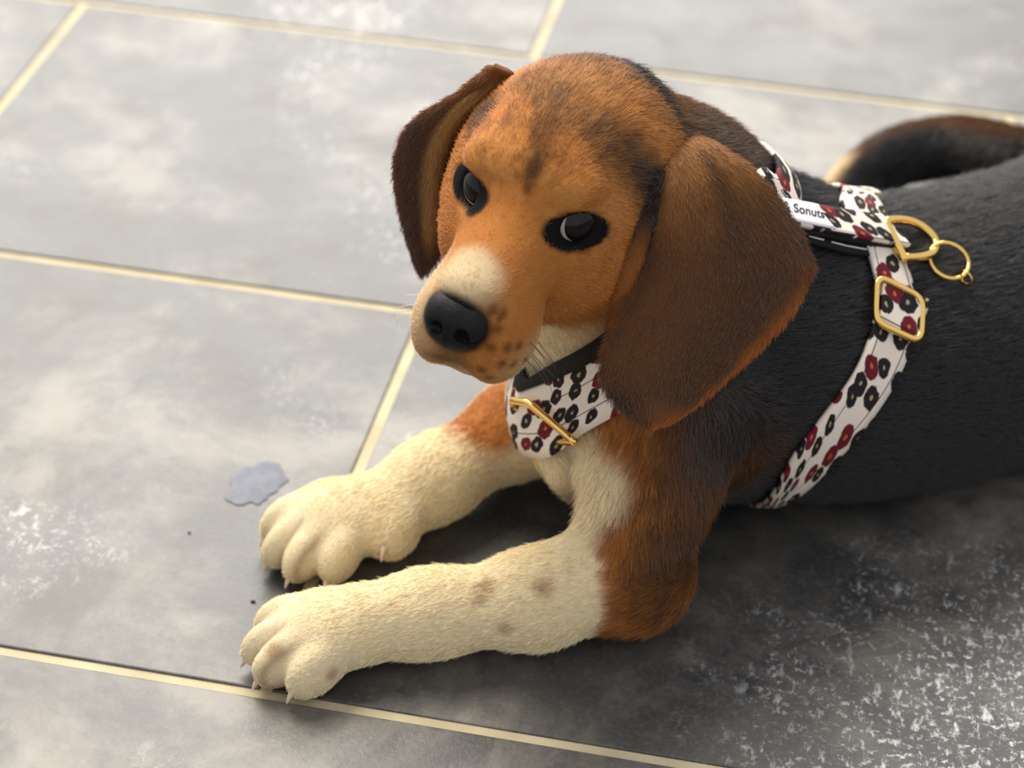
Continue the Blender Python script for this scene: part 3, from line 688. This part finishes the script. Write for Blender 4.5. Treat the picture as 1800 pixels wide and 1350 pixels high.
# ------------------------------------------------------------------ whiskers
def whiskers():
    r = np.random.default_rng(4); X = []
    for s_, n in ((1, 6), (-1, 4)):
        for i in range(n):
            a = np.array([5.0+r.random()*2.3, s_*(2.4), -2.4-r.random()*1.8]); 
            p = hp(*a); g = B.nrm(p); p = p-g*B.val(p)
            d0 = unit(HR@unit([-.1+.3*r.random(), s_*.8, -.25-.5*r.random()])+g*.3); d1 = unit(HR@unit([-.6, s_*.25, -.9*r.random()-.3])); L = .016+.010*r.random()
            t = np.linspace(0, 1, 8)[:, None]; X.append(p+L*(t*d0+t*t*.6*(d1-d0)))
    h = bpy.data.hair_curves.new('whiskers'); h.add_curves([8]*len(X)); h.attributes['position'].data.foreach_set('vector', np.array(X, np.float32).ravel())
    ra = h.attributes.new('radius', 'FLOAT', 'POINT'); ra.data.foreach_set('value', np.tile(np.linspace(.00017, .00006, 8), len(X)).astype(np.float32))
    n = len(X); ca = h.attributes.new('col', 'FLOAT_COLOR', 'CURVE')
    ca.data.foreach_set('color', np.array([((.05, .035, .03, 1) if i < 6 else (.8, .75, .7, 1)) for i in range(n)], np.float32).ravel())
    h.materials.append(FUR); o = bpy.data.objects.new('whiskers', h); COL.objects.link(o); o.parent = puppy; o.matrix_parent_inverse = parent_world(puppy).inverted(); o['kind'] = 'stuff'
whiskers()

# ------------------------------------------------------------------ harness
def print_mat():
    m = NT('leopard_print'); uv = m.n('ShaderNodeUVMap'); uv.uv_map = 'UVMap'
    sx = m.n('ShaderNodeSeparateXYZ'); m.l(uv.outputs[0], sx.inputs[0])           # u, v in metres along and across
    nz = m.n('ShaderNodeTexNoise'); m.l(uv.outputs[0], nz.inputs['Vector']); nz.inputs['Scale'].default_value = 260; nz.inputs['Detail'].default_value = 2
    dv = m.n('ShaderNodeVectorMath', operation='SUBTRACT'); m.l(nz.outputs['Color'], dv.inputs[0]); dv.inputs[1].default_value = (.5, .5, .5)
    sc = m.n('ShaderNodeVectorMath', operation='SCALE'); m.l(dv.outputs[0], sc.inputs[0]); sc.inputs['Scale'].default_value = .0032
    ad = m.n('ShaderNodeVectorMath', operation='ADD'); m.l(uv.outputs[0], ad.inputs[0]); m.l(sc.outputs[0], ad.inputs[1])
    vo = m.n('ShaderNodeTexVoronoi', voronoi_dimensions='2D', feature='F1'); m.l(ad.outputs[0], vo.inputs['Vector']); vo.inputs['Scale'].default_value = 84; vo.inputs['Randomness'].default_value = .72
    cs = m.n('ShaderNodeSeparateColor'); m.l(vo.outputs['Color'], cs.inputs[0])
    rad = m.math('MULTIPLY_ADD', cs.outputs[1], .15, .32)
    q = m.math('DIVIDE', vo.outputs['Distance'], rad)
    spot = m.math('SUBTRACT', 1.0, m.ramp(q, .93, 1.05)); core = m.math('SUBTRACT', 1.0, m.ramp(q, .16, .26))
    red = m.math('GREATER_THAN', cs.outputs[0], .68)
    c = m.mix(red, rgb(30, 25, 30), rgb(104, 22, 36)); k = m.mix(red, rgb(168, 150, 112), rgb(206, 98, 48))
    base = m.mix(spot, rgb(232, 220, 206), c); base = m.mix(core, base, k)
    va = m.math('ABSOLUTE', sx.outputs[1])
    line = m.math('MULTIPLY', m.math('LESS_THAN', m.math('ABSOLUTE', m.math('SUBTRACT', va, .0080)), .00028), 1.0)
    base = m.mix(line, base, rgb(40, 34, 36))
    m.l(base, m.b.inputs['Base Color']); m.b.inputs['Roughness'].default_value = .75; m.b.inputs['Specular IOR Level'].default_value = .25
    wv = m.noise(ad.outputs[0], 1800, 1); m.bump(wv, .25, .0003); return m.m
PRINT = print_mat()
LINING = simple('black_webbing', rgb(13, 12, 14), .7, 0, .3); _g = LINING.n('ShaderNodeUVMap'); _g.uv_map = 'UVMap'
_w = LINING.n('ShaderNodeTexWave'); LINING.l(_g.outputs[0], _w.inputs['Vector']); _w.inputs['Scale'].default_value = 160; _w.inputs['Distortion'].default_value = 1.5; LINING.bump(_w.outputs['Fac'], .5, .0006); LINING = LINING.m
GOLD = simple('polished_gold', (.92, .60, .17, 1), .16, 1.0).m
harness = empty('dog_harness', (.17, .16, .10), 'leopard print dog harness with gold rings worn by the beagle puppy', 'harness')
def ribbon(name, L_, R_, lift, thick, mat, closed=False, u0=0.0, seg_=7, nrm_=None, crown=0.0, label=None):
    """cloth strap between two edge lines, with thickness and an UV map in metres"""
    L_, R_ = np.asarray(L_, float), np.asarray(R_, float); n = len(L_)
    w = np.linspace(0, 1, seg_); X = L_[:, None]*(1-w)[None, :, None]+R_[:, None]*w[None, :, None]
    c = X.mean(1); d = np.r_[0, np.cumsum(np.linalg.norm(np.diff(c, axis=0), axis=1))]
    if nrm_ is None:
        for _ in range(2): X = X-B.nrm(X)*B.val(X)[..., None]
        N_ = B.nrm(X)
    else: N_ = np.broadcast_to(np.asarray(nrm_), X.shape) if np.ndim(nrm_) == 1 else nrm_
    top = X+N_*(lift+thick+crown*(1-(2*w-1)**2)[None, :, None]); bot = X+N_*lift; o = n*seg_
    V = np.concatenate([top.reshape(-1, 3), bot.reshape(-1, 3)]); I = np.arange(o).reshape(n, seg_)
    if closed: I = np.concatenate([I, I[:1]])
    q = np.stack([I[:-1, :-1], I[1:, :-1], I[1:, 1:], I[:-1, 1:]], -1).reshape(-1, 4)
    sd = [np.stack([I[:-1, 0], I[:-1, 0]+o, I[1:, 0]+o, I[1:, 0]], -1), np.stack([I[1:, -1], I[1:, -1]+o, I[:-1, -1]+o, I[:-1, -1]], -1)]
    if not closed: sd += [np.stack([I[0, 1:], I[0, 1:]+o, I[0, :-1]+o, I[0, :-1]], -1), np.stack([I[-1, :-1], I[-1, :-1]+o, I[-1, 1:]+o, I[-1, 1:]], -1)]
    Q = np.concatenate([q, q[:, ::-1]+o]+sd)
    a, b, e = V[Q[0, 0]], V[Q[0, 1]], V[Q[0, 2]]
    if np.dot(np.cross(b-a, e-a), N_[0, 0]) < 0: Q = Q[:, ::-1]
    me = mesh_quads(name, V, Q)
    wid = np.linalg.norm(R_-L_, axis=1); U = np.stack([np.repeat(d+u0, seg_).reshape(n, seg_), (w[None]-.5)*wid[:, None]], -1).reshape(-1, 2); U = np.concatenate([U, U])
    uv = me.uv_layers.new(name='UVMap'); li = np.empty(len(me.loops), np.int32); me.loops.foreach_get('vertex_index', li); uv.data.foreach_set('uv', np.ascontiguousarray(U[li], np.float32).ravel())
    b_ = link(name, me, mat, harness)
    if label: b_['label'] = label
    return b_
ribbon('neck_strap', NA_, NB_, .0022, .0022, PRINT, True, u0=.021)
ribbon('girth_strap', GA_, GB_, .0020, .0022, PRINT, True, u0=.004)
k_ = 34; tr = unit(NA_-NB_); ribbon('strap_lining', NA_[:k_]+tr[:k_]*.0080, NA_[:k_]-tr[:k_]*.0012, .0015, .0036, LINING, label='black ribbed lining along the upper edge of the neck strap')
def tube(name, pts, r, mat, closed=False, parent=None, k=10):
    pts = np.asarray(pts, float); n = len(pts); T = (np.roll(pts, -1, 0)-np.roll(pts, 1, 0)) if closed else np.gradient(pts, axis=0); T = unit(T)
    a = unit(np.cross(T[0], [.3, .5, .81])); V = []
    for i in range(n):
        a = unit(a-T[i]*np.dot(a, T[i])); b = np.cross(T[i], a)
        for j in range(k): t = 2*math.pi*j/k; V.append(pts[i]+r*(a*math.cos(t)+b*math.sin(t)))
    Fc = [(i*k+j, i*k+(j+1) % k, ((i+1) % n)*k+(j+1) % k, ((i+1) % n)*k+j) for i in range(n if closed else n-1) for j in range(k)]
    if not closed: Fc += [tuple(range(k-1, -1, -1)), tuple(range((n-1)*k, n*k))]
    return link(name, mesh_np(name, V, Fc), mat, parent or harness)
def round_poly(pts, r, n=6):
    """closed polygon with rounded corners"""
    pts = np.asarray(pts, float); out = []
    for i in range(len(pts)):
        p, a, b = pts[i], pts[i-1], pts[(i+1) % len(pts)]; u = unit(a-p)*min(r, np.linalg.norm(a-p)*.48); v = unit(b-p)*min(r, np.linalg.norm(b-p)*.48)
        for t in np.linspace(0, 1, n): out.append((1-t)**2*(p+u)+2*t*(1-t)*p+t*t*(p+v))
    return resample(np.array(out+[out[0]]), 64)[:-1]
def on_plane(px, py, p0, n):
    d = ray(px, py); return CAM+d*(np.dot(np.asarray(p0)-CAM, n)/np.dot(d, n))
# strap along the spine, its end turned round the D-ring
sc_ = np.array([B.hit(1390, 372), B.hit(1480, 390), B.hit(1578, 405)]); sn = unit(B.nrm(sc_).mean(0)); ax = unit(sc_[2]-sc_[0]); sn = unit(sn-ax*np.dot(sn, ax)); p0 = sc_.mean(0)+sn*.0075
SL = np.array([on_plane(*q, p0, sn) for q in ((1330, 326), (1370, 346), (1460, 362), (1552, 377))]); SR = np.array([on_plane(*q, p0, sn) for q in ((1360, 384), (1400, 393), (1500, 413), (1604, 432))])
SL, SR = resample(SL, 24), resample(SR, 24)
ribbon('back_strap', SL, SR, -.0022, .0022, PRINT, nrm_=sn, u0=.013)
ribbon('strap_lining', SL+(SR-SL)*.02, SR+unit(SR-SL)*.0006, -.0062, .0038, LINING, nrm_=sn, label='black lining under the strap along the back')
q1 = p0-sn*.0065
PL = resample([on_plane(*q, q1, sn) for q in ((1360, 372), (1400, 392), (1500, 414), (1585, 432))], 16); PR = resample([on_plane(*q, q1, sn) for q in ((1366, 408), (1410, 424), (1490, 446), (1545, 452))], 16)
pad = ribbon('padding', PL, PR, -.001, .002, LINING, nrm_=sn, label='black padded layer under the back strap')
WT = simple('white_thread', rgb(226, 222, 216), .7).m
for u0_, u1_ in ((.30, .42), (.47, .60), (.66, .80)):
    e_ = [PL[int(u*15)]*.28+PR[int(u*15)]*.72 for u in (u0_, u1_)]; w_ = unit(PR[5]-PL[5])*.0004
    sq = ribbon('stitch', [e_[0]-w_, e_[1]-w_], [e_[0]+w_, e_[1]+w_], .0010, .0004, WT, nrm_=sn, seg_=2)
dr = resample(smooth_open([on_plane(*q, p0-sn*.001, sn) for q in ((1556, 389), (1575, 384), (1600, 386), (1630, 400), (1650, 422), (1654, 436), (1640, 448), (1615, 454), (1588, 453))]), 40)
pin = [dr[-1]+(dr[0]-dr[-1])*t for t in np.linspace(0, 1, 10)][1:-1]
tube('d_ring', np.concatenate([dr, pin]), .0021, GOLD, True)
cn = B.hit(1668, 460); nn_ = B.nrm(cn); q0 = cn+nn_*.0035; qn = unit(nn_+np.array([.0, -.2, .25])); rc = on_plane(1668, 458, q0, qn); e1 = unit(on_plane(1706, 458, q0, qn)-rc); e2 = np.cross(qn, e1)
tube('split_ring', [rc+.0094*(e1*math.cos(t)+e2*math.sin(t)) for t in np.linspace(0, 2*math.pi, 48, endpoint=False)], .0010, GOLD, True)
jc = on_plane(1697, 489, q0, qn)+qn*.0005; j1 = unit(jc-rc); 
tube('jump_ring', [jc+.0034*(j1*math.cos(t)+qn*math.sin(t)) for t in np.linspace(0, 2*math.pi, 28, endpoint=False)], .00045, GOLD, True)
# sewn-on white tag with its cursive lettering
ta, tb = .26, .66
def on_strap(u, w, h=0.0): i = u*23; a = int(i); f = i-a; return (SL[a]*(1-f)+SL[min(a+1, 23)]*f)*(1-w)+(SR[a]*(1-f)+SR[min(a+1, 23)]*f)*w+sn*h
TL = np.array([on_strap(u, .04) for u in np.linspace(.10, .42, 8)]); TR = np.array([on_strap(u, .93) for u in np.linspace(.10, .44, 8)])
tag_o = ribbon('name_tag', TL, TR, .0001, .0005, simple('white_satin', rgb(236, 232, 238), .45).m, nrm_=sn, label='small white sewn-on tag with dark cursive lettering')
fc = bpy.data.curves.new('lettering', 'FONT'); fc.body = '& Sonuts'; fc.size = .0070; fc.shear = .35; fc.extrude = .00004; fc.offset = .00006; fc.align_x = 'CENTER'; fc.align_y = 'CENTER'
fc.materials.append(simple('dark_thread', rgb(44, 34, 46), .6).m)
fo0 = bpy.data.objects.new('lettering', fc); COL.objects.link(fo0); bpy.context.view_layer.update()
lm = bpy.data.meshes.new_from_object(fo0.evaluated_get(bpy.context.evaluated_depsgraph_get())); bpy.data.objects.remove(fo0)
fo = link('lettering', lm, None, tag_o)
vx = unit(on_strap(.42, .5)-on_strap(.12, .5)); vy = unit(np.cross(sn, vx)); o_ = on_strap(.27, .42, .0008)
if np.dot(vy, SL[0]-SR[0]) < 0: pass
fo.matrix_basis = Matrix(((vx[0], vy[0], sn[0], o_[0]), (vx[1], vy[1], sn[1], o_[1]), (vx[2], vy[2], sn[2], o_[2]), (0, 0, 0, 1)))

# slider on the girth strap: a rounded gold frame and the strap folded back through it
gc = B.hit(1580, 545); gn = B.nrm(gc); gp = gc+gn*.0060
tube('slider_ring', round_poly([on_plane(*q, gp, gn) for q in ((1541, 484), (1538, 566), (1618, 602), (1622, 524))], .006), .00165, GOLD, True)
FL = resample([on_plane(*q, gp, gn) for q in ((1552, 494), (1590, 506), (1634, 528))], 10); FR = resample([on_plane(*q, gp, gn) for q in ((1546, 560), (1575, 582), (1612, 596))], 10)
fl = ribbon('strap_fold', FL, FR, -.0016, .0024, PRINT, nrm_=gn, u0=.05)
# ring and turned-back end of the neck strap
nc = B.hit(955, 745); nrm_n = B.nrm(nc); np_ = nc+nrm_n*.0062
tube('slider_ring', round_poly([on_plane(*q, nc+nrm_n*h, nrm_n) for q, h in (((900, 704), .0085), ((930, 709), .0095), ((1012, 778), .0080), ((982, 776), .0006), ((905, 712), .0006))], .003), .0018, GOLD, True)

# ------------------------------------------------------------------ on the floor: a smear of water and a crumb
def smear():
    r = np.random.default_rng(6); n = 48; c = at_z(450, 850, 0); V = [(0, 0, .00024)]; Fc = []
    ts = np.linspace(0, 2*math.pi, n, endpoint=False); rad = 1+.10*np.sin(2*ts+.6)+.07*np.sin(5*ts+1)+.05*np.sin(9*ts)+.04*r.normal(size=n)
    for k, h in ((.55, .00022), (.9, .00016), (1.0, .00002)):
        for t, q in zip(ts, rad): V.append((.0118*q*k*math.cos(t)-.002*math.sin(t), .0170*q*k*math.sin(t)+.004*math.cos(t), h))
    for j in range(n): Fc.append((0, 1+j, 1+(j+1) % n))
    for i in range(2):
        for j in range(n): a = 1+i*n; Fc.append((a+j, a+n+j, a+n+(j+1) % n, a+(j+1) % n))
    m = NT('sky_tinted_water'); g = m.n('ShaderNodeNewGeometry'); nn = m.noise(g.outputs['Position'], 110, 4, .6)
    m.l(m.mix(m.ramp(nn, .35, .65), rgb(50, 55, 74), rgb(74, 79, 98)), m.b.inputs['Base Color']); m.b.inputs['Roughness'].default_value = .42; m.b.inputs['Specular IOR Level'].default_value = .42  # blue of the reflected sky put into the water's colour
    m.bump(nn, .12, .0004)
    o = link('water_smear', mesh_np('water_smear', V, Fc), m.m); o.location = (c[0], c[1], .0003); o['label'] = 'small smear of water, sky tint in its colour, on the grey tile beside the far paw'; o['category'] = 'puddle'
smear()
def crumb(px, py, r, label):
    bm = bmesh.new(); bmesh.ops.create_icosphere(bm, subdivisions=2, radius=r)
    for v in bm.verts: v.co = Vector((v.co.x*1.5, v.co.y, v.co.z*.6))*(1+random.uniform(-.2, .2))
    me = bpy.data.meshes.new('crumb'); bm.to_mesh(me); bm.free(); c = at_z(px, py, 0)
    o = link('crumb', me, simple('crumb', rgb(52, 34, 26), .8).m); o.location = (c[0], c[1], r*.5); o['label'] = label; o['category'] = 'crumb'
crumb(445, 1058, .0008, 'tiny dark crumb on the tile just beyond the near paw')
crumb(333, 937, .0005, 'tiny dark speck on the tile left of the far paw')
